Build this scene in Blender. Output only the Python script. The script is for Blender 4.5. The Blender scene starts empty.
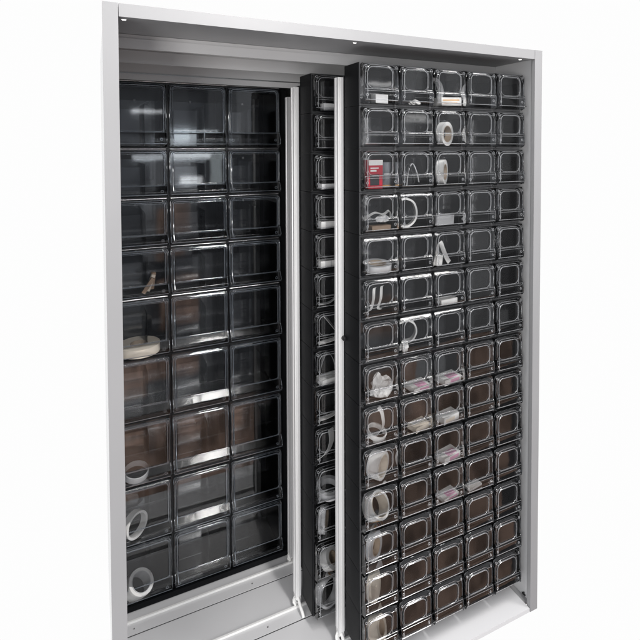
import bpy, bmesh, math, random
from mathutils import Vector, Matrix, noise
random.seed(7)
scn = bpy.context.scene
COL = scn.collection
PI = math.pi

# ------------------------------------------------------------------ materials
def new_mat(name):
    m = bpy.data.materials.new(name); m.use_nodes = True
    nt = m.node_tree
    for n in list(nt.nodes): nt.nodes.remove(n)
    out = nt.nodes.new('ShaderNodeOutputMaterial')
    return m, nt, out

def principled(name, col, rough=.5, metal=0., spec=.5, bump=0., bscale=400., var=0., vscale=6., coat=0., rvar=0., trans=0.):
    m, nt, out = new_mat(name)
    b = nt.nodes.new('ShaderNodeBsdfPrincipled')
    b.inputs['Base Color'].default_value = (*col, 1)
    b.inputs['Roughness'].default_value = rough
    b.inputs['Metallic'].default_value = metal
    b.inputs['Specular IOR Level'].default_value = spec
    b.inputs['Coat Weight'].default_value = coat
    b.inputs['Transmission Weight'].default_value = trans
    tc = nt.nodes.new('ShaderNodeTexCoord')
    if bump:
        n = nt.nodes.new('ShaderNodeTexNoise'); n.inputs['Scale'].default_value = bscale; n.inputs['Detail'].default_value = 3
        nt.links.new(tc.outputs['Object'], n.inputs['Vector'])
        bp = nt.nodes.new('ShaderNodeBump'); bp.inputs['Strength'].default_value = bump; bp.inputs['Distance'].default_value = .001
        nt.links.new(n.outputs['Fac'], bp.inputs['Height']); nt.links.new(bp.outputs['Normal'], b.inputs['Normal'])
    if var or rvar:
        n2 = nt.nodes.new('ShaderNodeTexNoise'); n2.inputs['Scale'].default_value = vscale; n2.inputs['Detail'].default_value = 6
        nt.links.new(tc.outputs['Object'], n2.inputs['Vector'])
        if var:
            mx = nt.nodes.new('ShaderNodeMix'); mx.data_type = 'RGBA'
            mx.inputs['A'].default_value = (*[c * (1 - var) for c in col], 1)
            mx.inputs['B'].default_value = (*[min(1, c * (1 + var)) for c in col], 1)
            nt.links.new(n2.outputs['Fac'], mx.inputs['Factor']); nt.links.new(mx.outputs['Result'], b.inputs['Base Color'])
        if rvar:
            mr = nt.nodes.new('ShaderNodeMapRange'); mr.inputs['To Min'].default_value = rough - rvar; mr.inputs['To Max'].default_value = rough + rvar
            nt.links.new(n2.outputs['Fac'], mr.inputs['Value']); nt.links.new(mr.outputs['Result'], b.inputs['Roughness'])
    nt.links.new(b.outputs['BSDF'], out.inputs['Surface'])
    return m

def clear_plastic(name, tint, base_refl, gain, rough, diffuse=0., dcol=(.8, .82, .85), wob=0., wscale=22):
    """thin clear plastic: transparent + fresnel gloss, optionally a little milky"""
    m, nt, out = new_mat(name)
    tr = nt.nodes.new('ShaderNodeBsdfTransparent'); tr.inputs['Color'].default_value = (*tint, 1)
    gl = nt.nodes.new('ShaderNodeBsdfGlossy'); gl.inputs['Roughness'].default_value = rough
    fr = nt.nodes.new('ShaderNodeFresnel'); fr.inputs['IOR'].default_value = 1.5
    ma = nt.nodes.new('ShaderNodeMath'); ma.operation = 'MULTIPLY_ADD'; ma.use_clamp = True
    ma.inputs[1].default_value = gain; ma.inputs[2].default_value = base_refl
    nt.links.new(fr.outputs['Fac'], ma.inputs[0])
    mix = nt.nodes.new('ShaderNodeMixShader')
    nt.links.new(ma.outputs['Value'], mix.inputs['Fac'])
    src = tr.outputs['BSDF']
    if diffuse:
        df = nt.nodes.new('ShaderNodeBsdfDiffuse'); df.inputs['Color'].default_value = (*dcol, 1)
        m2 = nt.nodes.new('ShaderNodeMixShader'); m2.inputs['Fac'].default_value = diffuse
        nt.links.new(tr.outputs['BSDF'], m2.inputs[1]); nt.links.new(df.outputs['BSDF'], m2.inputs[2])
        src = m2.outputs['Shader']
    if wob:
        tc = nt.nodes.new('ShaderNodeTexCoord'); n = nt.nodes.new('ShaderNodeTexNoise'); n.inputs['Scale'].default_value = wscale; n.inputs['Detail'].default_value = 2
        oi = nt.nodes.new('ShaderNodeObjectInfo'); ad = nt.nodes.new('ShaderNodeVectorMath'); ad.operation = 'ADD'
        sc = nt.nodes.new('ShaderNodeMath'); sc.operation = 'MULTIPLY'; sc.inputs[1].default_value = 40.
        nt.links.new(oi.outputs['Random'], sc.inputs[0])
        nt.links.new(tc.outputs['Object'], ad.inputs[0]); nt.links.new(sc.outputs['Value'], ad.inputs[1])
        nt.links.new(ad.outputs['Vector'], n.inputs['Vector'])
        bp = nt.nodes.new('ShaderNodeBump'); bp.inputs['Strength'].default_value = wob; bp.inputs['Distance'].default_value = .004
        nt.links.new(n.outputs['Fac'], bp.inputs['Height']); nt.links.new(bp.outputs['Normal'], gl.inputs['Normal'])
    nt.links.new(src, mix.inputs[1]); nt.links.new(gl.outputs['BSDF'], mix.inputs[2])
    nt.links.new(mix.outputs['Shader'], out.inputs['Surface'])
    return m

M = {}
M['rail'] = principled('cabinet metal lightened for rails', (.63, .63, .635), .38, .1, .5, bump=.05, bscale=900, var=.05, vscale=4, rvar=.05)  # cabinet metal lightened, since less light reaches the inner rails
M['coat'] = principled('powder coat darkened for light', (.305, .305, .312), .40, .15, .5, bump=.10, bscale=900, var=.07, vscale=2.2, rvar=.05)  # same cabinet metal darkened, since the fronts catch more light
M['coat_wall'] = principled('satin cabinet metal lightened for walls', (.64, .645, .655), .17, .10, .5, bump=.04, bscale=700, var=.04, vscale=2.5, rvar=.06)  # same cabinet metal lightened to offset weak light on the inner walls
M['floor'] = principled('satin cabinet metal lightened for floor', (.60, .60, .61), .33, .0, .5, bump=.05, bscale=800, var=.03, vscale=4, rvar=.07)  # lighter copy of the cabinet metal, offsetting dimmer light inside
M['alu'] = principled('brushed aluminium', (.88, .88, .88), .30, .2, .5, var=.05, vscale=9, rvar=.06)
M['alu_dull'] = principled('dull aluminium', (.62, .62, .63), .36, .2, .5, var=.05, vscale=9)
M['black'] = principled('black moulded plastic', (.0040, .0045, .0056), .55, 0, .14, bump=.15, bscale=900, var=.3, vscale=7, rvar=.14)
M['bar'] = principled('housing plastic lightened for lit bars', (.088, .089, .093), .27, 0, .5, var=.2, vscale=9, rvar=.06)  # front rack copy of the black housing, lightened where light brightens the bars
M['edge_glint'] = principled('bright trim', (.95, .95, .95), .22, .85, .8, var=.1, vscale=25)  # bright metal for edge glints drawn as strips
M['bar_dark'] = principled('black housing plastic', (.012, .0125, .0145), .30, 0, .5, var=.2, vscale=9, rvar=.06)
M['white_pl'] = principled('white moulded plastic', (.78, .78, .77), .38, 0, .5)
M['steel'] = principled('steel screw', (.5, .5, .5), .3, 1)
M['dark'] = principled('dark rubber', (.012, .012, .013), .5)
M['clear'] = clear_plastic('clear plastic', (.975, .978, .982), .006, 1.0, .02, wob=.012)
M['clear_tray'] = clear_plastic('clear tray plastic', (.955, .96, .968), .01, 1.0, .06, diffuse=.008, wob=.015)
M['clear_soft'] = clear_plastic('hazy clear plastic', (.965, .97, .975), .010, 1.15, .025, diffuse=.003, dcol=(.75, .76, .78), wob=.014)
M['lip'] = clear_plastic('ribbed clear plastic', (.96, .965, .97), .006, .55, .11, wob=.10, wscale=26)
M['rim'] = clear_plastic('clear plastic edge', (.80, .81, .83), .16, 1.4, .10, diffuse=.24, dcol=(.75, .77, .80))  # milky white mixed in to stand for highlights along clear edges
M['rim_dark'] = clear_plastic('smoky plastic edge', (.66, .70, .75), .18, 1.4, .09, diffuse=.17, dcol=(.62, .70, .80))  # edge highlights mixed in again, dimmer and bluer for the large bins
M['white'] = principled('white paper', (.92, .91, .89), .55, 0, .4, var=.06, vscale=30)
M['whitegloss'] = principled('white gloss film', (.92, .92, .92), .25, 0, .5, var=.04, vscale=30)
M['beige'] = principled('cream paper', (.84, .76, .65), .6, 0, .3, var=.08, vscale=30)
M['core'] = principled('card core', (.50, .40, .30), .7, 0, .3, var=.1, vscale=40)
M['greyband'] = principled('pale grey band', (.66, .66, .67), .4, 0, .5, var=.08, vscale=30)
M['pink'] = principled('pink print', (.80, .42, .60), .5)
M['red'] = principled('red card', (.55, .025, .05), .38, 0, .5, var=.06, vscale=30)
M['orange'] = principled('amber print', (.75, .42, .16), .5)
M['ink'] = principled('dark print', (.03, .03, .035), .5)
M['slate'] = principled('slate card', (.16, .17, .19), .35)
M['wood'] = principled('pale wood', (.36, .26, .19), .6, var=.2, vscale=40)

def spot_mat():
    m, nt, out = new_mat('lamp face')
    e = nt.nodes.new('ShaderNodeEmission'); e.inputs['Color'].default_value = (1, .98, .95, 1); e.inputs['Strength'].default_value = 2.5
    nt.links.new(e.outputs['Emission'], out.inputs['Surface']); return m
M['lamp'] = spot_mat()

# ------------------------------------------------------------------ helpers
def finish(name, bm, mat, parent=None, loc=None, smooth=None, bevel=0., segs=2, wn=False):
    if bevel:
        bmesh.ops.bevel(bm, geom=[e for e in bm.edges if len(e.link_faces) == 2 and e.calc_face_angle(0) > .5],
                        offset=bevel, segments=segs, profile=.5, affect='EDGES', clamp_overlap=True)
    bmesh.ops.recalc_face_normals(bm, faces=bm.faces)
    me = bpy.data.meshes.new(name); bm.to_mesh(me); bm.free()
    if smooth:
        for p in me.polygons: p.use_smooth = True
        me.set_sharp_from_angle(angle=smooth)
    me.materials.append(mat)
    o = bpy.data.objects.new(name, me); COL.objects.link(o)
    if parent: o.parent = parent
    if loc: o.location = loc
    if wn:
        md = o.modifiers.new('WN', 'WEIGHTED_NORMAL'); md.keep_sharp = True; md.weight = 100
    return o

def box(bm, x0, x1, y0, y1, z0, z1):
    vs = [bm.verts.new((x, y, z)) for x in (x0, x1) for y in (y0, y1) for z in (z0, z1)]
    for f in ((0, 1, 3, 2), (4, 6, 7, 5), (0, 4, 5, 1), (2, 3, 7, 6), (0, 2, 6, 4), (1, 5, 7, 3)):
        bm.faces.new([vs[i] for i in f])

def prism(bm, poly, axis, a, b):
    """poly: 2D points; extruded along axis from a to b"""
    def p3(p, t):
        if axis == 'x': return (t, p[0], p[1])
        if axis == 'y': return (p[0], t, p[1])
        return (p[0], p[1], t)
    A = [bm.verts.new(p3(p, a)) for p in poly]; B = [bm.verts.new(p3(p, b)) for p in poly]
    bm.faces.new(A); bm.faces.new(B[::-1])
    n = len(poly)
    for i in range(n): bm.faces.new((A[i], A[(i + 1) % n], B[(i + 1) % n], B[i]))

def rrect(x0, x1, z0, z1, r, n=5):
    pts = []
    for cx, cz, a0 in ((x1 - r, z1 - r, 0), (x0 + r, z1 - r, PI / 2), (x0 + r, z0 + r, PI), (x1 - r, z0 + r, 1.5 * PI)):
        for k in range(n + 1):
            a = a0 + k * PI / 2 / n
            pts.append((cx + r * math.cos(a), cz + r * math.sin(a)))
    return pts

def tube(bm, pts, rad, closed=False, sides=6):
    pts = [Vector(p) for p in pts]; n = len(pts); rings = []
    for i, p in enumerate(pts):
        if closed: t = pts[(i + 1) % n] - pts[i - 1]
        else: t = pts[min(i + 1, n - 1)] - pts[max(i - 1, 0)]
        t.normalize()
        ref = Vector((0, 1, 0)) if abs(t.y) < .9 else Vector((0, 0, 1))
        u = t.cross(ref).normalized(); w = t.cross(u)
        rings.append([bm.verts.new(p + (u * math.cos(2 * PI * k / sides) + w * math.sin(2 * PI * k / sides)) * rad) for k in range(sides)])
    for i in range(n if closed else n - 1):
        a, b = rings[i], rings[(i + 1) % n]
        for k in range(sides): bm.faces.new((a[k], a[(k + 1) % sides], b[(k + 1) % sides], b[k]))
    if not closed:
        bm.faces.new(rings[0]); bm.faces.new(rings[-1][::-1])

def cyl(bm, c, axis, r, h, seg=20, r2=None):
    rot = {'x': Matrix.Rotation(PI / 2, 4, 'Y'), 'y': Matrix.Rotation(PI / 2, 4, 'X'), 'z': Matrix.Identity(4)}[axis]
    bmesh.ops.create_cone(bm, cap_ends=True, segments=seg, radius1=r, radius2=r if r2 is None else r2, depth=h, matrix=Matrix.Translation(c) @ rot)

def tag(o, label, cat, group=None):
    o['label'] = label; o['category'] = cat
    if group: o['group'] = group
    return o

def empty(name, loc):
    o = bpy.data.objects.new(name, None); o.location = loc; o.empty_display_size = .05; COL.objects.link(o); return o

def copy_thing(root, loc):
    r = root.copy(); COL.objects.link(r); r.location = loc
    for ch in root.children:
        c = ch.copy(); COL.objects.link(c); c.parent = r
        for g in ch.children:
            d = g.copy(); COL.objects.link(d); d.parent = c
    return r

# ------------------------------------------------------------------ cabinet
W, H, D = 1.3644, 2.0, .93
P, TB, FT = .033, .0315, .0143
cab = empty('metal_cabinet', (0, 0, 0))
tag(cab, 'open light grey metal cabinet without doors, holding racks of clear bins', 'cabinet')
bm = bmesh.new(); prism(bm, [(0, 0), (P, 0), (P, .015), (P - .004, .015), (P - .004, .022), (0.0, .022)], 'z', 0, H)
finish('post', bm, M['coat'], cab, bevel=.0022)
bm = bmesh.new(); prism(bm, [(W, 0), (W - P, 0), (W - P, .015), (W - P + .004, .015), (W - P + .004, .022), (W, .022)], 'z', 0, H)
finish('post', bm, M['coat'], cab, bevel=.0022)
bm = bmesh.new(); box(bm, P + .0012, W - P - .0012, .0, .026, H - TB, H - .0006)
finish('top_bar', bm, M['coat'], cab, bevel=.002)
bm = bmesh.new(); box(bm, .004, .0085, .0225, D, .001, H - .002); finish('side_panel', bm, M['coat_wall'], cab)
bm = bmesh.new(); box(bm, W - .0125, W - .006, .0225, D, .001, H - .002)
finish('side_panel', bm, M['coat_wall'], cab)
bm = bmesh.new(); box(bm, .009, W - .011, D - .006, D, .002, H - .003); finish('back_panel', bm, M['coat_wall'], cab)
bm = bmesh.new(); box(bm, .0092, W - .0130, .0265, D - .007, 1.9735, H - .004); finish('top_panel', bm, M['coat'], cab)
# floor sheet with folded front lip
bm = bmesh.new(); box(bm, P + .001, W - P - .002, .0006, D - .0065, 0.0005, FT); finish('floor_panel', bm, M['floor'], cab, bevel=.0015)
bm = bmesh.new(); box(bm, W - P - .0012, W - .0128, .031, D - .007, .001, .012)
finish('floor_edge_strip', bm, M['coat'], cab, bevel=.001)
# three floor tracks: low plate with a raised rail at its back
TRK = (.195, .393, .602)
for y in TRK:
    bm = bmesh.new()
    box(bm, .012, W - P - .004, y - .052, y + .010, FT + .0005, FT + .0032)
    t = finish('floor_track', bm, M['floor'], cab, bevel=.001)
    bm = bmesh.new(); box(bm, .012, W - P - .004, y - .0548, y - .0522, FT + .0004, FT + .0012); finish('groove', bm, M['dark'], t)
    bm = bmesh.new()
    prism(bm, [(y - .005, FT + .0036), (y + .005, FT + .0036), (y + .0035, FT + .010), (y - .0035, FT + .010)], 'x', .013, W - P - .006)
    finish('rail', bm, M['white_pl'], t, bevel=.001)
    bm = bmesh.new()
    for sx in (.075, .48, .88, 1.25): cyl(bm, (sx, y - .03, FT + .0040), 'z', .0024, .0018, 12)
    finish('track_screw', bm, M['steel'], t)
# overhead rails (each hides the top of the next one)
for y, z0 in ((.230, 1.9345), (.430, 1.9235), (.630, 1.8945)):
    bm = bmesh.new()
    prism(bm, [(y, z0), (y + .004, z0), (y + .004, z0 + .004), (y + .018, z0 + .004), (y + .018, 1.9728), (y + .002, 1.9728), (y + .002, 1.962), (y, 1.962)], 'x', .0095, W - .0132)
    finish('top_rail', bm, M['rail'], cab, bevel=.0008)
bm = bmesh.new(); prism(bm, [(.6285, 1.915), (.6295, 1.915), (.6295, 1.919), (.6285, 1.919)], 'x', .0095, W - .0132)
finish('rail_seam', bm, M['steel'], cab)
for x, y in ((.047, .036), (.66, .034), (1.30, .036)):
    bm = bmesh.new(); cyl(bm, (x, y + .004, 1.9722), 'z', .0070, .0022, 24)
    s = finish('spot_light', bm, M['white_pl'], cab, bevel=.0005)
    bm = bmesh.new(); cyl(bm, (x, y + .004, 1.9702), 'z', .0048, .0016, 24); finish('lamp_face', bm, M['lamp'], s)
bm = bmesh.new(); box(bm, W - .0165, W - .0128, .045, .062, .017, .0215); box(bm, W - .0165, W - .0128, .050, .054, .0215, .028)
finish('corner_clip', bm, M['dark'], cab, bevel=.0006)
bm = bmesh.new(); box(bm, W - .0131, W - .0126, .06, .4, 1.8095, 1.8105); finish('wall_seam', bm, M['dark'], cab)

# ------------------------------------------------------------------ racks
CW, CH = .128, .1319
DH = .104            # housing depth

def housing_mesh(xs, h, depth, bar_t, bar_b, wall, recess=.0):
    """one row of open cells: xs = cell boundaries, z 0..h, front at y=0"""
    bm = bmesh.new(); g = .0006
    x0, x1 = xs[0], xs[-1]
    box(bm, x0, x1, 0, depth, g, bar_b)                     # lower plate
    box(bm, x0, x1, 0, depth, h - bar_t, h - g)             # upper plate
    for i, x in enumerate(xs):
        a, b = x - wall / 2, x + wall / 2
        if i == 0: a, b = x, x + wall
        if i == len(xs) - 1: a, b = x - wall, x
        box(bm, a, b, .0008 if 0 < i < len(xs) - 1 else 0, depth, bar_b + .0001, h - bar_t - .0001)
    box(bm, x0 + wall, x1 - wall, depth - .004, depth - .0005, bar_b + .0001, h - bar_t - .0001)   # back
    return bm

def profile_mesh(L):
    """extruded aluminium edge profile, x 0..w, y 0..d"""
    w, d = .0185, .032
    poly = [(0, .0), (.0055, .0), (.0065, .0022), (.0085, .0022), (.0095, 0), (w, 0), (w, d), (0, d), (0, .021), (.0022, .020), (.0022, .013), (0, .012)]
    bm = bmesh.new(); prism(bm, poly, 'z', 0, L); return bm

def roller_bracket(rack, x, y, ztop, zfloor):
    bm = bmesh.new()
    # cap under the profile and two splayed legs
    h = ztop - zfloor
    prism(bm, [(x + .001, ztop - .014), (x + .0175, ztop - .014), (x + .0175, ztop - .0005), (x + .001, ztop - .0005)], 'y', y + .002, y + .030)
    b = finish('roller_bracket', bm, M['white_pl'], rack, bevel=.002)
    bm = bmesh.new()
    tube(bm, [(x + .009, y + .004, ztop - .008), (x + .0095, y - .018, ztop - .022), (x + .010, y - .045, zfloor + .010), (x + .010, y - .050, zfloor + .0035)], .0055, sides=10)
    finish('arm', bm, M['white_pl'], b, smooth=.6)
    bm = bmesh.new()
    tube(bm, [(x + .004, y + .020, ztop - .010), (x - .003, y + .018, ztop - .022), (x - .004, y + .014, zfloor + .016), (x + .002, y + .010, zfloor + .006)], .0048, sides=10)
    finish('arm', bm, M['white_pl'], b, smooth=.6)
    bm = bmesh.new(); cyl(bm, (x + .0095, y + .016, zfloor + .0215), 'y', .0145, .012, 24)
    finish('wheel', bm, M['white_pl'], b, bevel=.002)
    bm = bmesh.new(); cyl(bm, (x + .0095, y + .0085, zfloor + .0215), 'y', .0055, .005, 16)
    finish('axle', bm, M['dark'], b)

housing_src = {}
def sliding_rack(label, x0, yf, ztop, px, py, pzt, pzb, polemat, hm='bar'):
    rk = empty('sliding_rack', (x0, yf, ztop - 14 * CH))
    tag(rk, label, 'rack', 'sliding bin racks')
    for r in range(14):
        if hm not in housing_src:
            o = finish('row_housing', housing_mesh([CW * i for i in range(6)], CH, DH, .0065, .0055, .0034), M[hm], rk, bevel=.0007, segs=1)
            housing_src[hm] = o
        else:
            o = housing_src[hm].copy(); COL.objects.link(o); o.parent = rk
        o.location = (0, 0, (13 - r) * CH)
    # end plates: matt black sheet on each row, thin joint between
    for r in range(14):
        if 'end' not in housing_src:
            bm = bmesh.new(); box(bm, -.0024, -.0001, .0012, DH - .0005, .0009, CH - .0009)
            o = finish('side_plate', bm, M['black'], rk, bevel=.0006, segs=1); housing_src['end'] = o
        else:
            o = housing_src['end'].copy(); COL.objects.link(o); o.parent = rk
        o.location = (0, 0, (13 - r) * CH)
    bm = bmesh.new(); box(bm, .004, 5 * CW, DH + .0006, DH + .005, .002, 14 * CH - .002)
    finish('back_panel', bm, M['black'], rk)
    o = finish('side_profile', profile_mesh(pzt - pzb), polemat, rk, loc=(px - x0, py - yf, pzb - (ztop - 14 * CH)), bevel=.0008)
    zb = ztop - 14 * CH
    roller_bracket(rk, px - x0, py - yf, pzb - zb, FT + .0032 - zb)
    return rk

X3, Y3, Z3 = .6895, .070, 1.9220
X2, Y2, Z2 = .6150, .282, 1.9085
rack3 = sliding_rack('front sliding rack of clear bins with black side and aluminium edge profile', X3, Y3, Z3, .6675, Y3 + DH + .006, 1.887, .064, M['alu'])
rack2 = sliding_rack('middle sliding rack seen in the narrow gap behind the front rack', X2, Y2, Z2, .590, Y2 + DH + .002, 1.872, .060, M['alu'], 'bar_dark')
rack1 = sliding_rack('rearmost sliding rack, only its grey edge profile showing behind the middle rack', .6610, .490, 1.8935, .6375, .598, 1.857, .042, M['alu_dull'], 'bar_dark')
bm = bmesh.new(); cyl(bm, (.0185 * .5 + .6675 - X3 + .007, DH + .006 - .006, 1.045 - (Z3 - 14 * CH)), 'y', .0075, .012, 20)
cyl(bm, (.0185 * .5 + .6675 - X3 + .007, DH + .006 - .014, 1.045 - (Z3 - 14 * CH)), 'y', .0055, .006, 20)
finish('knob', bm, M['dark'], rack3, bevel=.0012)

# back rack of larger bins
BX = (.0105, .2135, .4220, .6280)
BZ = (1.895, 1.658, 1.480, 1.304, 1.124, .910, .683, .455, .245, .036)
BY, BD = .680, .205
rackb = empty('bin_rack', (BX[0], BY, BZ[-1]))
tag(rackb, 'fixed rack of large clear bins along the back of the cabinet', 'rack')
for r in range(9):
    h = BZ[r] - BZ[r + 1]
    o = finish('row_housing', housing_mesh([x - BX[0] for x in BX], h, BD, .007, .006, .0075), M['bar_dark'], rackb, bevel=.0009, segs=1)
    o.location = (0, 0, BZ[r + 1] - BZ[-1] + (.0 if r < 8 else .0))
for r, wid in ((0, .0024), (1, .0019), (2, .0019), (3, .0010), (4, .0030)):  # bright strips drawn for light caught on the bins' top edges
    z = BZ[r] - BZ[-1] + (.0012 if r == 0 else -.001)
    for c in range(3):
        a, b = BX[c] - BX[0], BX[c + 1] - BX[0]
        g = 0 if r == 0 else .007
        bm = bmesh.new(); tube(bm, [(a + g + (b - a) * k / 6, -.0060 - .0008 * math.sin(k * 2.1 + r + c), z) for k in range(6)] + [(b - g - .0004, -.0060, z)], wid * (1 if c < 2 else .6), sides=8)
        finish('edge_glint_strip', bm, M['edge_glint'], rackb, smooth=.8)
bm = bmesh.new(); box(bm, 0, BX[-1] - BX[0] + .03, -.0300, BD, -.0185, .0012); box(bm, 0, BX[-1] - BX[0] + .03, -.0025, BD - .002, .0013, .0060); finish('shadow_plinth', bm, M['black'], rackb)  # base set forward in black to draw the shadowed gap under the rack
bm = bmesh.new(); box(bm, BX[-1] - BX[0] + .0006, BX[-1] - BX[0] + .030, .010, BD, 0, BZ[0] - BZ[-1] - .003); finish('end_panel', bm, M['black'], rackb)

# ------------------------------------------------------------------ clear tilt bins
def make_bin(kind, name, w, h, depth, out, ledge_top, ledge_bot, ledge_out, win_in, win_r, rimmat, rim_rad, corner, big=False):
    """origin: bottom front-left corner of the cell opening (y=0 housing front)"""
    root = empty(name, (0, 0, 0))
    def tap(bm):
        if big: return
        for v in bm.verts:
            t = min(max(-v.co.y / out, 0), 1.1); q = v.co.x / w
            v.co.x += t * (.0005 * (1 - q) - .0050 * q)
    # front shell: flange step, rounded window box above, full-width lip below
    bm = bmesh.new()
    fl = -out * .86
    prof = [(.010, 0), (-out * (.55 if big else .45), 0), (-ledge_out * (.97 if big else .90), h * .040), (-ledge_out, h * (.06 if big else .10)), (-ledge_out, ledge_bot), (-out, ledge_top), (fl, ledge_top + .003), (fl, h - .012), (-out * .55, h), (.010, h)]
    prism(bm, prof, 'x', 0, w)
    bm.normal_update()
    ev = [e for e in bm.edges if abs((e.verts[0].co - e.verts[1].co).normalized().y) > .99 and min(v.co.z for v in e.verts) > h * .9]
    bmesh.ops.bevel(bm, geom=ev, offset=corner, segments=5, profile=.5, affect='EDGES', clamp_overlap=True)
    back = [f for f in bm.faces if all(v.co.y > .0099 for v in f.verts)]
    bmesh.ops.delete(bm, geom=back, context='FACES')
    fe = [e for e in bm.edges if len(e.link_faces) == 2 and e.calc_face_angle(0) > .45]
    bmesh.ops.bevel(bm, geom=fe, offset=.003 if not big else .005, segments=3, profile=.5, affect='EDGES', clamp_overlap=True)
    tap(bm)
    so = finish('front_shell', bm, M['clear'] if big else M['clear_soft'], root, smooth=.6, wn=True)
    if big:
        so.data.materials.append(M['lip'])
        for p in so.data.polygons:
            if p.center.z < ledge_top - .001: p.material_index = 1
    x0, x1, z0, z1 = win_in[0], w - win_in[1], ledge_top + .0005, h - win_in[2]
    def wpath(g, y, r):
        pts = rrect(x0 + g, x1 - g, z0 + g * .5, z1 - g, r, 6)
        return [(x, y, z) for x, z in pts]
    bm = bmesh.new()
    rs = [[bm.verts.new(p) for p in wpath(g, y, win_r - g)] for g, y in ((-.0030, fl - .0003), (-.0012, fl - .0009), (0, -out + .0012), (.0008, -out + .0003), (.0020, -out), (.0036, -out + .0001), (.0050, -out + .0016))]
    for A, B in zip(rs, rs[1:]):
        n = len(A)
        for k in range(n): bm.faces.new((A[k], A[(k + 1) % n], B[(k + 1) % n], B[k]))
    bm.faces.new(rs[-1])
    tap(bm)
    finish('window', bm, M['clear'] if big else M['clear_soft'], root, smooth=.6, wn=True)
    bm = bmesh.new()
    tube(bm, [p for p in wpath(.0022, -out - .0002, win_r - .002)], rim_rad * .55, True)
    up = [p for p in wpath(.0018, -out - .0004, win_r - .0018)][:14]
    main = [(up[0][0], -out - .0003, ledge_top + .001)] + up + [(up[-1][0], -out - .0003, ledge_top + .001), (up[-1][0], -ledge_out, ledge_bot), (up[-1][0] - .001, -ledge_out, h * .11)]
    tube(bm, main, rim_rad)
    tap(bm)
    finish('window_rim', bm, rimmat, root, smooth=.8)
    bm = bmesh.new()
    tube(bm, [p for p in wpath(-.0040, fl - .0004, win_r + .003)], rim_rad * .55, True)
    ym = -out * .5
    tube(bm, [(.0010, fl + .002, ledge_top + .004), (.0010, fl + .002, h - corner - .010), (.0010, ym, h - corner * 1.02), (.0010 + corner * .29, ym, h - corner * .29), (corner, ym, h - .0010), (w - corner, ym, h - .0010),
              (w - .0010 - corner * .29, ym, h - corner * .29), (w - .0010, ym, h - corner * 1.02), (w - .0010, fl + .002, h - corner - .010), (w - .0010, fl + .002, ledge_top + .004)], rim_rad * .75)
    tube(bm, [(.004, fl + .0004, h - .0125), (w - .004, fl + .0004, h - .0125)], rim_rad * .5)
    for x in (.0012, w - .0012): tube(bm, [(x, -ledge_out * .9, h * (.06 if big else .14)), (x, -ledge_out * .97, ledge_bot), (x, -out, ledge_top)], rim_rad * .75)
    tap(bm)
    finish('flange', bm, rimmat, root, smooth=.8)
    bm = bmesh.new()
    tube(bm, [(.002, -out - .0002, ledge_top - .0008), (w - .002, -out - .0002, ledge_top - .0008)], rim_rad * .45)
    tube(bm, [(.003, -ledge_out * (.98 if big else .995), h * (.05 if big else .09)), (w - .003, -ledge_out * (.98 if big else .995), h * (.05 if big else .09))], rim_rad * .9)
    if not big: tube(bm, [(.006, -ledge_out - .0001, ledge_bot), (w - .006, -ledge_out - .0001, ledge_bot)], rim_rad * .45)
    tap(bm)
    finish('ledge', bm, rimmat, root, smooth=.8)
    # tray behind the front
    bm = bmesh.new()
    a, b, t = .003, w - .003, .0018
    yb = depth
    tz = h * .80
    box(bm, a, b, .0105, yb, .0012, .0012 + t)
    box(bm, a, a + t, .0105, yb, .0031, tz)
    box(bm, b - t, b, .0105, yb, .0031, tz)
    box(bm, a + t + .0002, b - t - .0002, yb - t, yb, .0031, tz)
    finish('tray', bm, M['clear_tray'], root)
    # corner pegs
    for px, py, pz in ((w * .07, -ledge_out, h * (.11 if big else .20)), (w * .90, -ledge_out, h * (.12 if big else .21)), (w * .055, fl, h * .93), (w * .945, fl, h * .93)):
        bm = bmesh.new(); pr = .0036 if not big else .0042
        tube(bm, [(px + pr * math.cos(a), py - .0008, pz + pr * math.sin(a)) for a in [2 * PI * k / 12 for k in range(12)]], .0009, True)
        tap(bm)
        finish('peg', bm, rimmat, root, smooth=.6)
    if big:
        bm = bmesh.new(); cyl(bm, (w * .52, depth - .0045, h * .80), 'y', .0042, .004, 14)
        finish('rivet', bm, M['whitegloss'], root, smooth=.6)
        bm = bmesh.new(); box(bm, w * .63, w * .63 + .0016, .02, depth - .004, .0034, h * .70)
        box(bm, w * .16, w * .58, depth * .55, depth * .55 + .0016, .0034, h * .62)
        finish('reflection_pane', bm, M['clear_tray'], root)  # clear panes added to imitate reflections inside the bin
    return root

ORD = ['top', 'second', 'third', 'fourth', 'fifth', 'sixth', 'seventh', 'eighth', 'ninth', 'tenth', 'eleventh', 'twelfth', 'thirteenth', 'bottom']
COLN = ['first', 'second', 'third', 'fourth', 'fifth']

FRONT_HAS = {}      # (row, col) -> short phrase, filled from the contents list below
MID_HAS = {}
BACK_HAS = {}

# ------------------------------------------------------------------ contents
def smooth_path(pts, n=8):
    P_ = [Vector(p) for p in pts]; out = []
    for i in range(len(P_) - 1):
        p0, p1, p2, p3 = P_[max(i - 1, 0)], P_[i], P_[i + 1], P_[min(i + 2, len(P_) - 1)]
        for k in range(n):
            t = k / n
            out.append(.5 * ((2 * p1) + (p2 - p0) * t + (2 * p0 - 5 * p1 + 4 * p2 - p3) * t * t + (3 * p1 - p0 - 3 * p2 + p3) * t ** 3))
    out.append(P_[-1]); return out

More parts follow.
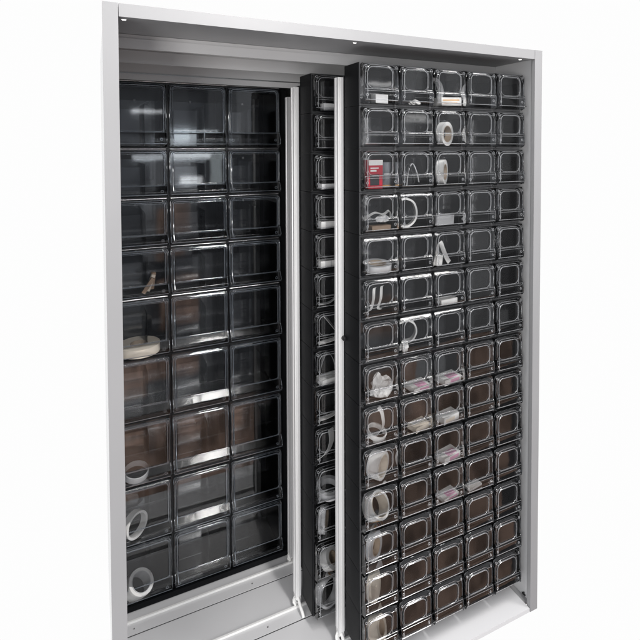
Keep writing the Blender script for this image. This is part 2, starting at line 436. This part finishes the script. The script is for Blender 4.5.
def ring(name, loc, R, r, w, rot, mat, core=None, stripe=None):
    """flat roll / band; axis local z"""
    root = empty(name, loc); root.rotation_euler = rot
    bm = bmesh.new(); n = 40
    prof = [(r, -w / 2), (R, -w / 2), (R, w / 2), (r, w / 2)]
    rings = []
    for k in range(n):
        a = 2 * PI * k / n; wob = 1 + .012 * math.sin(2 * a + R * 300)
        rings.append([bm.verts.new((q * wob * math.cos(a), q * wob * math.sin(a), z)) for q, z in prof])
    for k in range(n):
        A, B = rings[k], rings[(k + 1) % n]
        for i in range(4): bm.faces.new((A[i], A[(i + 1) % 4], B[(i + 1) % 4], B[i]))
    finish('roll', bm, mat, root, smooth=.6, bevel=.0008, segs=2)
    if core:
        bm = bmesh.new(); rings = []
        for k in range(n):
            a = 2 * PI * k / n
            rings.append([bm.verts.new((q * math.cos(a), q * math.sin(a), z)) for q, z in ((r - .0026, -w / 2 - .0005), (r - .0005, -w / 2 - .0005), (r - .0005, w / 2 + .0005), (r - .0026, w / 2 + .0005))])
        for k in range(n):
            A, B = rings[k], rings[(k + 1) % n]
            for i in range(4): bm.faces.new((A[i], A[(i + 1) % 4], B[(i + 1) % 4], B[i]))
        finish('core', bm, core, root, smooth=.6)
    if stripe:
        for a0, a1, m in stripe:
            bm = bmesh.new(); pr = None
            for k in range(9):
                a = a0 + (a1 - a0) * k / 8
                q = R * (1 + .012 * math.sin(2 * a + R * 300)) + .0006
                cur = [bm.verts.new((q * math.cos(a), q * math.sin(a), z)) for z in (-w * .36, w * .36)]
                if pr: bm.faces.new((pr[0], cur[0], cur[1], pr[1]))
                pr = cur
            finish('print', bm, m, root)
    return root

def ribbon(name, loc, pts, wdir, width, mat, thick=.0012, n=8):
    bm = bmesh.new(); path = smooth_path(pts, n); wd = Vector(wdir).normalized() * width / 2; rings = []
    for i, p in enumerate(path):
        t = (path[min(i + 1, len(path) - 1)] - path[max(i - 1, 0)]).normalized()
        nn = t.cross(wd).normalized() * thick / 2
        rings.append([bm.verts.new(p + a) for a in (wd + nn, wd - nn, -wd - nn, -wd + nn)])
    for A, B in zip(rings, rings[1:]):
        for i in range(4): bm.faces.new((A[i], A[(i + 1) % 4], B[(i + 1) % 4], B[i]))
    bm.faces.new(rings[0]); bm.faces.new(rings[-1][::-1])
    return finish(name, bm, mat, None, loc=loc, smooth=.7)

def packet(name, loc, sx, sy, sz, rot, mat, bands=()):
    """small box; bands: (u0,u1,v0,v1,mat) on front (-y) and top"""
    root = empty(name, loc); root.rotation_euler = rot
    bm = bmesh.new(); box(bm, -sx / 2, sx / 2, -sy / 2, sy / 2, 0, sz)
    for v in bm.verts: v.co.x += .0012 * math.sin(v.co.z * 900 + v.co.y * 500)
    finish('packet', bm, mat, root, bevel=.0014)
    for face, u0, u1, v0, v1, m in bands:
        bm = bmesh.new()
        if face == 'f': box(bm, -sx / 2 + u0 * sx, -sx / 2 + u1 * sx, -sy / 2 - .0006, -sy / 2 + .0004, v0 * sz, v1 * sz)
        else: box(bm, -sx / 2 + u0 * sx, -sx / 2 + u1 * sx, -sy / 2 + v0 * sy, -sy / 2 + v1 * sy, sz - .0004, sz + .0006)
        finish('print', bm, m, root)
    return root

def crumple(name, loc, sx, sy, sz, mat, seed=1):
    bm = bmesh.new(); bmesh.ops.create_icosphere(bm, subdivisions=3, radius=1)
    for v in bm.verts:
        d = noise.cell(v.co * 1.7 + Vector((seed, 0, 0))) * .30 + noise.noise(v.co * 2.3 + Vector((0, seed, 3))) * .35
        v.co = v.co * (1 + d)
        v.co = Vector((v.co.x * sx, v.co.y * sy, max(v.co.z, -.75) * sz + .75 * sz))
    return finish(name, bm, mat, None, loc=loc)

def cell3(r, c): return X3 + CW * c + .003, Y3, Z3 - CH * (r + 1) + .006
def cell2(r): return X2 + .003, Y2, Z2 - CH * (r + 1) + .006
def cellb(r, c): return BX[c] + .004, BY, BZ[r + 1] + .0065

def at3(r, c, u, y, z):   # u: 0..1 across the bin
    a = cell3(r, c); return (a[0] + .122 * u + .009, a[1] + y - .002, a[2] + .0036 + z)
def at2(r, u, y, z):
    a = cell2(r); return (a[0] + .122 * u, a[1] + y, a[2] + .0036 + z)
def atb(r, c, u, y, z):
    a = cellb(r, c); return (a[0] + (BX[c + 1] - BX[c] - .008) * u, a[1] + y, a[2] + .0036 + z)

ST = (PI / 2, 0, 0)
def L(o, label, cat, where, key, phrase=None):
    tag(o, label, cat, 'small goods in the bins')
    if phrase: where[key] = phrase
    return o
F, Mi, B_ = FRONT_HAS, MID_HAS, BACK_HAS
w_, b_, wg = M['white'], M['beige'], M['whitegloss']
# row, col counted from 0
L(packet('packet', at3(0, 0, .55, .020, 0), .046, .03, .027, (0, 0, .1), wg), 'small glossy white packet in the top corner bin next to the black side', 'packet', F, (0, 0), 'a small white packet')
L(crumple('paper_scrap', at3(0, 1, .52, .018, 0), .017, .014, .009, w_, 2), 'small white scrap in the top row, second bin of the front rack', 'paper scrap', F, (0, 1), 'a small white scrap')
L(packet('packet', at3(0, 2, .50, .012, 0), .088, .045, .028, (0, -.05, .12), w_, (('f', .08, .9, .62, .74, M['orange']), ('f', .1, .8, .3, .38, M['orange']), ('t', .1, .9, .3, .5, M['beige']))), 'wide white packet with amber lines in the top row of the front rack', 'packet', F, (0, 2), 'a wide white packet')
L(ring('tape_roll', at3(0, 2, .32, .062, .053), .046, .034, .016, (PI / 2, 0, .3), M['greyband']), 'dim grey roll standing behind the wide white packet', 'tape roll', F, None)
L(ring('tape_roll', at3(1, 2, .47, .020, .040), .040, .028, .022, (PI / 2, 0, .45), w_, M['core']), 'white tape roll standing upright in the second row, third bin', 'tape roll', F, (1, 2), 'a standing white tape roll')
rp = packet('packet', at3(2, 0, .30, .004, 0), .050, .03, .088, (0, 0, .06), M['red'], (('f', .0, 1, .82, 1.0, w_), ('f', .1, .75, .12, .5, M['ink']), ('f', .12, .55, .60, .66, w_), ('f', .12, .7, .70, .74, w_)))
L(rp, 'upright red packet with white top in the third row', 'packet', F, (2, 0), 'a red packet')
L(packet('packet', at3(2, 0, .78, .030, 0), .036, .012, .080, (0, 0, -.05), M['slate'], (('f', .1, .9, .05, .1, M['orange']), ('f', .2, .8, .5, .56, M['greyband']))), 'grey upright card beside the red packet', 'packet', F, None)
for k, (px, dz) in enumerate(((.30, .0), (.52, .006))):
    o = ribbon('cable', at3(2, 1, px, .012 + .016 * k, .002), [(-.022, 0, .002), (-.012, .004, .05), (.004, .006, .072), (.016, .0, .045), (.022, -.004, .012)], (.25, 1, .1), .011, M['dark'] if k == 0 else M['greyband'], .003)
    L(o, ('black cable loop' if k == 0 else 'grey cable loop') + ' in the third row, second bin of the front rack', 'cable', F, (2, 1), 'black and grey cables')
L(ring('tape_roll', at3(2, 2, .38, .020, .045), .041, .027, .024, (PI / 2, 0, .75), w_, M['core']), 'white tape roll turned sideways in the third row, third bin', 'tape roll', F, (2, 2), 'a sideways white tape roll')
L(ribbon('cable_tie', at3(3, 0, .5, .01, .004), [(-.05, .01, .03), (-.02, -.005, .052), (.01, -.006, .046), (.035, 0, .055), (.045, .01, .03)], (.1, 1, .3), .012, w_), 'pale loose strip in the fourth row beside the black side', 'strip', F, (3, 0), 'a loose pale strip')
L(crumple('foil_scrap', at3(3, 0, .62, .016, .024), .020, .012, .012, wg, 5), 'shiny crumpled scrap in the fourth row, first bin of the front rack', 'foil scrap', F, None)
L(packet('packet', at3(3, 0, .55, .022, 0), .070, .03, .014, (0, 0, .1), M['wood']), 'flat brown packet in the fourth row under the shiny scrap', 'packet', F, None)
L(ribbon('tape_loop', at3(3, 1, .22, .010, .003), [(-.018, 0, .006), (.010, 0, .004), (.034, 0, .022), (.040, 0, .05), (.028, 0, .080), (.002, 0, .092), (-.016, 0, .090)], (.35, 1, 0), .026, w_, .006), 'large white curved band in the fourth row, second bin', 'tape loop', F, (3, 1), 'a large white curved band')
L(packet('packet', at3(3, 2, .45, .030, 0), .080, .03, .03, (0, 0, .1), M['greyband']), 'grey packet in the fourth row, third bin of the front rack', 'packet', F, (3, 2), 'a grey packet')
L(ring('tape_roll', at3(4, 0, .52, .030, .014), .046, .030, .022, (.12, 0, 0), M['greyband'], M['core']), 'flat grey roll lying in the fifth row beside the black side', 'tape roll', F, (4, 0), 'a flat grey roll')
L(ribbon('paper_strip', at3(4, 2, .30, .006, .001), [(-.028, 0, .0), (-.016, 0, .050), (-.006, .0, .075), (.006, .0, .052), (.020, .0, .022), (.032, 0, .004)], (.9, .7, .15), .032, w_, .0016), 'white paper strip folded to a peak in the fifth row', 'paper strip', F, (4, 2), 'a peaked white paper strip')
L(packet('packet', at3(4, 2, .16, .004, 0), .026, .014, .034, (0, .12, .1), w_), 'small white block beside the peaked paper strip', 'packet', F, None)
for k, dx in enumerate((.30, .56)):
    L(ribbon('ribbon', at3(5, 0, dx, .004 + .01 * k, .002), [(-.030 * (1 - k), 0, .010), (-.012, -.004, .018), (.0, 0, .045), (.004, .003, .078), (.010, .006, .082)], (1, .5, 0), .013, w_),
      ['white ribbon curling forward in the sixth row, first bin', 'white ribbon standing straight in the sixth row, first bin'][k], 'ribbon', F, (5, 0), 'two white ribbons')
L(packet('packet', at3(5, 2, .5, .012, .0), .070, .035, .016, (0, 0, .1), w_), 'flat white packet in the sixth row of the front rack', 'packet', F, (5, 2), 'a flat white packet')
L(ribbon('tape_loop', at3(6, 1, .24, .008, .004), [(-.026, .0, .090), (.004, 0, .094), (.030, 0, .078), (.036, 0, .050), (.020, 0, .028), (-.004, 0, .026)], (.35, 1, 0), .024, w_, .005), 'white hooked band in the seventh row, second bin', 'tape loop', F, (6, 1), 'a white hooked band')
L(crumple('paper_scrap', at3(6, 1, .16, .004, 0), .014, .012, .018, w_, 9), 'small white scrap below the hooked band', 'paper scrap', F, None)
L(crumple('crumpled_paper', at3(7, 0, .52, .010, 0), .034, .024, .040, w_, 12), 'crumpled white paper in the eighth row beside the black side', 'paper', F, (7, 0), 'crumpled white paper')
pk = (('t', .3, .85, .1, .6, M['pink']), ('f', .35, .9, .25, .8, M['pink']))
L(packet('packet', at3(7, 1, .58, .006, 0), .070, .05, .016, (.12, 0, .15), w_, pk), 'white packet with pink label in the eighth row, second bin', 'packet', F, (7, 1), 'a pink labelled packet')
L(packet('packet', at3(7, 2, .52, .004, 0), .076, .045, .020, (.1, 0, .18), w_, pk), 'white packet with pink label in the eighth row, third bin', 'packet', F, (7, 2), 'a pink labelled packet')
L(ribbon('ribbon', at3(8, 0, .42, .008, .002), [(-.034, 0, .012), (-.006, 0, .010), (.022, 0, .030), (.020, .004, .074), (.008, .006, .095)], (1, .6, .3), .016, w_), 'tall white ribbon bent upright in the ninth row, first bin', 'ribbon', F, (8, 0), 'a bent white ribbon')
L(ring('band', at3(8, 0, .44, .016, .016), .032, .028, .016, (.35, .2, 0), w_), 'white band coiled under the tall ribbon in the ninth row', 'band', F, None)
L(packet('packet', at3(8, 1, .62, .004, 0), .066, .04, .018, (.1, 0, .25), b_, (('t', .1, .9, .5, .8, w_),)), 'cream packet in the ninth row, second bin', 'packet', F, (8, 1), 'a cream packet')
L(packet('packet', at3(8, 2, .50, .004, 0), .072, .04, .024, (.1, 0, .2), w_, (('f', .1, .7, .2, .7, b_),)), 'white packet with cream label in the ninth row, third bin', 'packet', F, (8, 2), 'a white packet')
L(ring('tape_roll', at3(9, 0, .48, .016, .042), .042, .034, .038, (PI / 2, 0, .62), w_, M['beige']), 'cream edged tape roll standing in the tenth row', 'tape roll', F, (9, 0), 'a standing tape roll')
L(packet('packet', at3(9, 2, .50, .004, 0), .078, .045, .022, (.1, 0, .22), w_, pk), 'white packet with pink label in the tenth row, third bin', 'packet', F, (9, 2), 'a pink labelled packet')
L(ring('tape_roll', at3(10, 0, .42, .016, .042), .042, .036, .040, (PI / 2 - .55, 0, .45), w_, M['beige'], ((-2.2, -1.9, M['orange']), (-1.75, -1.68, M['red']), (-1.6, -1.52, M['ink']), (-1.4, -1.1, M['orange']))), 'white roll with coloured print marks in the eleventh row', 'tape roll', F, (10, 0), 'a printed white roll')
L(packet('packet', at3(10, 2, .5, .004, .0), .070, .04, .012, (.1, 0, .2), w_, pk), 'thin pink labelled packet in the eleventh row, third bin', 'packet', F, (10, 2), 'a thin pink packet')
L(packet('packet', at3(10, 3, .35, .004, .0), .062, .03, .007, (.05, 0, .2), w_), 'thin white packet in the eleventh row, fourth bin', 'packet', F, (10, 3), 'a thin white packet')
L(ring('tape_roll', at3(11, 0, .38, .020, .043), .043, .027, .018, (PI / 2 - .1, 0, .65), M['greyband'], M['core']), 'greyish tape roll leaning in the twelfth row', 'tape roll', F, (11, 0), 'a leaning greyish roll')
L(ring('tape_roll', at3(12, 0, .36, .016, .048), .044, .006, .016, (PI / 2 - .15, .1, .75), b_), 'cream disc shaped roll on edge in the thirteenth row', 'tape roll', F, (12, 0), 'a cream disc roll')
L(ring('tape_roll', at3(13, 0, .46, .016, .036), .036, .022, .034, (1.15, .55, .55), b_, M['core']), 'thick cream roll tipped over in the bottom row', 'tape roll', F, (13, 0), 'a tipped cream roll')

# middle rack
m2 = [
 (0, lambda: packet('packet', at2(0, .50, .01, .0), .044, .03, .024, (0, 0, .1), wg), 'small glossy white packet', 'packet'),
 (2, lambda: packet('packet', at2(2, .48, .01, .0), .066, .035, .018, (0, 0, .15), wg), 'wide white packet', 'packet'),
 (3, lambda: packet('packet', at2(3, .48, .004, .0), .072, .035, .024, (0, 0, .1), w_), 'plain white carton', 'packet'),
 (4, lambda: packet('packet', at2(4, .48, .004, .0), .075, .035, .023, (0, 0, .1), w_, (('f', .2, .24, 0, 1, M['greyband']), ('f', .48, .54, 0, 1, M['greyband']), ('f', .75, .8, 0, 1, M['greyband']))), 'striped white carton', 'packet'),
 (5, lambda: ribbon('ribbon', at2(5, .45, .004, .002), [(-.03, 0, .004), (.01, 0, .008), (.035, 0, .035), (.04, .004, .09)], (.3, 1, 0), .02, M['greyband']), 'grey curved ribbon', 'ribbon'),
 (6, lambda: ribbon('ribbon', at2(6, .40, -.004, .002), [(-.03, 0, .006), (.03, 0, .014), (.036, .002, .035), (.012, .004, .07), (-.01, .006, .098)], (.4, 1, .1), .026, w_), 'broad white ribbon bent double', 'ribbon'),
 (7, lambda: packet('packet', at2(7, .50, .006, .0), .085, .04, .020, (.1, 0, .2), w_), 'flat white carton', 'packet'),
 (7, lambda: ribbon('ribbon', at2(7, .50, .024, .004), [(-.03, 0, .02), (-.02, 0, .06), (.0, .0, .09), (.022, 0, .06), (.03, 0, .022)], (.2, 1, 0), .022, M['greyband']), 'grey arched strip behind the flat carton', 'ribbon'),
 (8, lambda: ribbon('ribbon', at2(8, .45, .0, .002), [(-.035, 0, .006), (.0, 0, .010), (.032, 0, .022), (.046, .004, .06), (.046, .008, .09)], (.3, 1, 0), .024, w_), 'white ribbon rising in a curve', 'ribbon'),
 (9, lambda: ribbon('ribbon', at2(9, .42, .0, .002), [(-.03, 0, .004), (-.004, 0, .016), (.014, 0, .05), (.012, 0, .098)], (.9, .5, 0), .026, w_), 'white ribbon flaring at its foot', 'ribbon'),
 (10, lambda: ring('tape_roll', at2(10, .50, .016, .014), .044, .030, .024, (.25, 0, 0), M['greyband']), 'pale roll lying flat', 'tape roll'),
 (11, lambda: ring('tape_roll', at2(11, .34, .014, .044), .044, .032, .022, (PI / 2, 0, 1.0), M['greyband'], M['core']), 'pale roll standing edge on', 'tape roll'),
 (12, lambda: ring('tape_roll', at2(12, .52, .014, .028), .036, .022, .030, (1.0, .3, .5), w_, M['core'], ((-1.9, -1.8, M['orange']), (-1.5, -1.44, M['ink']))), 'white printed roll', 'tape roll'),
 (13, lambda: ring('tape_roll', at2(13, .46, .014, .050), .051, .043, .030, (PI / 2 - .1, 0, .4), M['greyband']), 'large pale open band', 'band'),
]
for r, f, ph, cat in m2:
    L(f(), f'{ph} in the {ORD[r]} row of the middle rack' + (', before an arched strip' if ph == 'flat white carton' else ''), cat, Mi, r, 'a ' + ph if r not in Mi else None)

# back rack
for k in range(3):
    L(packet('wooden_stick', atb(3, 0, .58 + .075 * k, .02 + .012 * k, .004 + .003 * k), .013, .012, .062, (.15, .55 - .25 * k, .2 * k), M['wood'] if k != 1 else b_),
      ['short brown stick on the outside of the leaning bundle', 'cream stick in the middle of the leaning bundle', 'brown stick at the back of the leaning bundle'][k] + ', back rack', 'stick', B_, (3, 0), 'a bundle of short sticks')
L(ring('tape_roll', atb(4, 0, .50, .035, .018), .070, .030, .030, (.05, 0, 0), M['beige'], M['core']), 'flat cream roll lying in the fifth row of the back rack', 'tape roll', B_, (4, 0), 'a flat cream roll')
L(ring('band', atb(6, 0, .42, .03, .018), .042, .038, .022, (.3, .1, 0), M['greyband']), 'thin grey band lying in the seventh row of the back rack', 'band', B_, (6, 0), 'a thin grey band')
L(ring('tape_roll', atb(7, 0, .38, .012, .048), .047, .039, .024, (PI / 2, 0, .7), w_), 'white ring standing in the eighth row of the back rack', 'tape roll', B_, (7, 0), 'a standing white ring')
L(ring('tape_roll', atb(8, 0, .42, .012, .030), .046, .036, .046, (.70, .35, .3), w_, M['greyband']), 'white roll tipped over in the bottom row of the back rack', 'tape roll', B_, (8, 0), 'a tipped white roll')

# ------------------------------------------------------------------ place the bins
BW, BH = CW - .006, CH - .012
src = make_bin('s', 'clear_bin', BW, BH, DH - .008, .0295, BH * .37, BH * .31, .0318, (.009, .020, .008), .021, M['rim'], .00120, .018)
first = True
for r in range(14):
    for c in range(5):
        a = cell3(r, c)
        o = src if first else copy_thing(src, a); o.location = a; first = False
        o.rotation_euler = (random.uniform(-.004, .009), 0, random.uniform(-.006, .006))
        row = ORD[r] + ' row'
        if (r, c) in FRONT_HAS: lab = f'clear bin holding {FRONT_HAS[(r, c)]}, {row}, {COLN[c]} column of front rack'
        else: lab = f'empty clear bin, {row}, {COLN[c]} column from black side, front rack'
        tag(o, lab, 'storage bin', 'small clear bins of the front rack')
for r in range(14):
    o = copy_thing(src, cell2(r))
    if r in MID_HAS: lab = f'clear bin holding {MID_HAS[r]}, {ORD[r]} row of middle rack'
    else: lab = f'empty clear bin in the {ORD[r]} row of the middle rack'
    tag(o, lab, 'storage bin', 'small clear bins of the middle rack')
CB = ['column beside the cabinet post', 'middle column', 'column beside the aluminium profiles']
srcs = {}
for r in range(9):
    h = BZ[r] - BZ[r + 1] - .0135
    for c in range(3):
        w = BX[c + 1] - BX[c] - .008
        o = make_bin('b', 'large_clear_bin', w, h, BD - .012, .020, h * .24, h * .24 - .021, .0355, (.009, .009, .005), .012, M['rim_dark'], .0014, .010, True)
        o.location = cellb(r, c); o.rotation_euler = (random.uniform(-.003, .006), 0, random.uniform(-.004, .004))
        rn = (ORD[:8] + ['bottom'])[r]
        if (r, c) in BACK_HAS: lab = f'large bin holding {BACK_HAS[(r, c)]}, {rn} row, {CB[c]}'
        else: lab = f'large empty clear bin, {rn} row of back rack, {CB[c]}'
        tag(o, lab, 'storage bin', 'large clear bins of the back rack')

# ------------------------------------------------------------------ world: white surround behind, dim room in front
wd = bpy.data.worlds.new('World'); scn.world = wd; wd.use_nodes = True
nt = wd.node_tree
for n in list(nt.nodes): nt.nodes.remove(n)
N = nt.nodes.new; Lk = nt.links.new
out = N('ShaderNodeOutputWorld'); bg = N('ShaderNodeBackground'); Lk(bg.outputs[0], out.inputs[0])
tc = N('ShaderNodeTexCoord'); sep = N('ShaderNodeSeparateXYZ'); Lk(tc.outputs['Generated'], sep.inputs[0])
X_, Y_, Z_ = sep.outputs
def mth(op, a, b=None, c=None):
    n = N('ShaderNodeMath'); n.operation = op
    for i, v in enumerate((a, b, c)):
        if v is None: continue
        if isinstance(v, (int, float)): n.inputs[i].default_value = v
        else: Lk(v, n.inputs[i])
    return n.outputs[0]
def sstep(v, lo, hi):
    n = N('ShaderNodeMapRange'); n.interpolation_type = 'SMOOTHSTEP'
    Lk(v, n.inputs['Value']); n.inputs['From Min'].default_value = lo; n.inputs['From Max'].default_value = hi
    return n.outputs['Result']
def mixc(f, a, b):
    n = N('ShaderNodeMix'); n.data_type = 'RGBA'
    Lk(f, n.inputs['Factor'])
    for k, v in (('A', a), ('B', b)):
        if isinstance(v, tuple): n.inputs[k].default_value = (*v, 1)
        else: Lk(v, n.inputs[k])
    return n.outputs['Result']
u_ = mth('DIVIDE', X_, mth('MAXIMUM', mth('MULTIPLY', Y_, -1), .001)); v_ = mth('DIVIDE', Z_, mth('MAXIMUM', mth('MULTIPLY', Y_, -1), .001))
def blocks(su, sv, seed):
    cb = N('ShaderNodeCombineXYZ'); Lk(mth('FLOOR', mth('MULTIPLY', u_, su)), cb.inputs[0]); Lk(mth('FLOOR', mth('MULTIPLY', v_, sv)), cb.inputs[1]); cb.inputs[2].default_value = seed
    w = N('ShaderNodeTexWhiteNoise'); w.noise_dimensions = '3D'; Lk(cb.outputs[0], w.inputs['Vector']); return w.outputs['Value']
bl = mth('MULTIPLY', blocks(13, 5, 1.), blocks(5.3, 2.2, 4.))
wallc = mixc(sstep(bl, .05, .6), (.12, .13, .15), (.62, .65, .70))
noi2 = N('ShaderNodeTexNoise'); noi2.inputs['Scale'].default_value = 4; noi2.inputs['Detail'].default_value = 4
mp2 = N('ShaderNodeMapping'); mp2.inputs['Scale'].default_value = (9, 9, 1.2); Lk(tc.outputs['Generated'], mp2.inputs['Vector']); Lk(mp2.outputs['Vector'], noi2.inputs['Vector'])
brown = mixc(sstep(noi2.outputs['Fac'], .3, .7), (.30, .20, .155), (1.0, .68, .54))
def rect(u0, u1, v0, v1, e=.005):
    a = mth('MULTIPLY', sstep(u_, u0 - e, u0 + e), mth('SUBTRACT', 1., sstep(u_, u1 - e, u1 + e)))
    b = mth('MULTIPLY', sstep(v_, v0 - e, v0 + e), mth('SUBTRACT', 1., sstep(v_, v1 - e, v1 + e)))
    return mth('MULTIPLY', a, b)
lowc = mixc(sstep(u_, .38, .42), mixc(sstep(bl, .05, .6), (.07, .075, .085), (.30, .315, .34)), mixc(sstep(bl, .05, .6), (.26, .265, .28), (.62, .635, .66)))          # furniture below eye height
c0 = mixc(mth('SUBTRACT', 1., sstep(v_, -.12, -.08)), mixc(sstep(u_, .38, .42), wallc, mixc(sstep(bl, .05, .6), (.38, .39, .41), (.85, .87, .9))), lowc)
fb = mth('MULTIPLY', mth('SUBTRACT', 1., sstep(v_, -.462, -.452)), sstep(blocks(11, 13, 8.), .08, .12))
c1 = mixc(fb, c0, brown)
for q in ((.06, .165, -.415, -.355), (.10, .165, -.315, -.235), (.0, .08, -.44, -.37), (.10, .14, -.20, -.10), (.42, .58, -.41, -.33)):
    c1 = mixc(mth('MULTIPLY', rect(*q), .85), c1, brown)
ff = mth('MULTIPLY', mth('SUBTRACT', 1., sstep(v_, -.625, -.610)), mth('SUBTRACT', 1., sstep(u_, .32, .33)))
c2 = mixc(ff, c1, (.38, .405, .445))
c2 = mixc(sstep(mth('MULTIPLY', Z_, -1), .70, .76), c2, (1.35, 1.35, 1.36))  # bright ground added below the mirrored range to light lower wall and ceiling
c3 = mixc(sstep(Z_, .15, .45), c2, (.95, .96, 1.0))
def win(u0, u1, v0, v1, e=.004):
    a = mth('MULTIPLY', sstep(u_, u0 - e, u0 + e), mth('SUBTRACT', 1., sstep(u_, u1 - e, u1 + e)))
    b = mth('MULTIPLY', sstep(v_, v0 - e, v0 + e), mth('SUBTRACT', 1., sstep(v_, v1 - e, v1 + e)))
    return mth('MULTIPLY', a, b)
for u0, u1, v0, v1, cc in ((.125, .205, .004, .020, (6, 6.6, 7)), (.085, .115, .004, .018, (4, 4.4, 5)), (.105, .2, -.020, -.006, (6.5, 7, 7.4)), (.05, .1, -.017, -.008, (4, 4.3, 4.6)),
                           (.128, .165, -.066, -.052, (5, 5.2, 5.4)), (.18, .2, -.075, .0, (1.8, 2, 2.1)), (.05, .115, .058, .063, (5, 5.2, 5.4)), (.285, .30, -.03, .015, (3, 3, 3.1)),
                           (.465, .56, .098, .108, (6, 6, 6)), (.47, .55, .128, .135, (6, 6, 6)), (.60, .66, .060, .068, (4, 4, 4)), (.30, .32, -.6, -.2, (.5, .55, .6))):
    c3 = mixc(win(u0, u1, v0, v1), c3, cc)
slope = mth('DIVIDE', X_, mth('MAXIMUM', mth('MULTIPLY', Y_, -1), .001))
fd = mth('MULTIPLY', sstep(slope, .884, .890), sstep(mth('MULTIPLY', Z_, -1), -.15, -.14))
c4 = mixc(fd, c3, (.14, .14, .15))
c5 = mixc(sstep(Y_, -.02, .02), c4, (.985, .985, .985))
Lk(c5, bg.inputs['Color']); bg.inputs['Strength'].default_value = 1.0

# ------------------------------------------------------------------ lamps: ceiling panels in front of and above the cabinet, plus added fill and glint lights
def area(name, loc, tgt, sx, sy, power, col=(1, .98, .96)):
    l = bpy.data.lights.new(name, 'AREA'); l.shape = 'RECTANGLE'; l.size = sx; l.size_y = sy; l.energy = power; l.color = col
    o = bpy.data.objects.new(name, l); COL.objects.link(o); o.location = loc
    o.rotation_euler = (Vector(tgt) - Vector(loc)).to_track_quat('-Z', 'Y').to_euler()
    return o
area('ceiling_lamp', (.92, -2.05, 3.05), (.90, -1.7, 0), .24, 2.1, 84)
area('ceiling_lamp', (2.2, -1.1, 3.2), (2.0, -.9, 0), .5, 1.2, 40)
area('ceiling_lamp', (-.7, -.8, 3.2), (-.3, -.6, 0), .5, 1.2, 15)
area('fill_light', (-1.7, -2.9, 1.25), (.9, .1, .8), 1.2, 1.6, 66)  # added fill, set low and left where the bins don't mirror it
area('ceiling_lamp', (.7, -4.4, 2.95), (.7, 0, 1.0), 3.4, .22, 30)  # added wide strip, put in for glints along the bin edges

# ------------------------------------------------------------------ camera
cam = bpy.data.cameras.new('Camera'); co = bpy.data.objects.new('Camera', cam); COL.objects.link(co)
co.location = (-.02, -1.4082, 1.6628)
co.rotation_euler = (PI / 2 - .0314, 0, -.4902)
cam.sensor_width = 36; cam.lens = 539.05 / 640 * 36
cam.shift_x = (320 - 382.34) / 640; cam.shift_y = -(320 - 164.32) / 640
cam.clip_start = .05; cam.clip_end = 100
scn.camera = co

scn.view_settings.view_transform = 'Standard'; scn.view_settings.look = 'None'
scn.view_settings.exposure = 0; scn.view_settings.gamma = 1
scn.render.engine = 'CYCLES'
cy = scn.cycles
cy.use_denoising = True; cy.max_bounces = 10; cy.transparent_max_bounces = 40; cy.glossy_bounces = 5; cy.diffuse_bounces = 4
cy.caustics_reflective = False; cy.caustics_refractive = False; cy.sample_clamp_indirect = 4
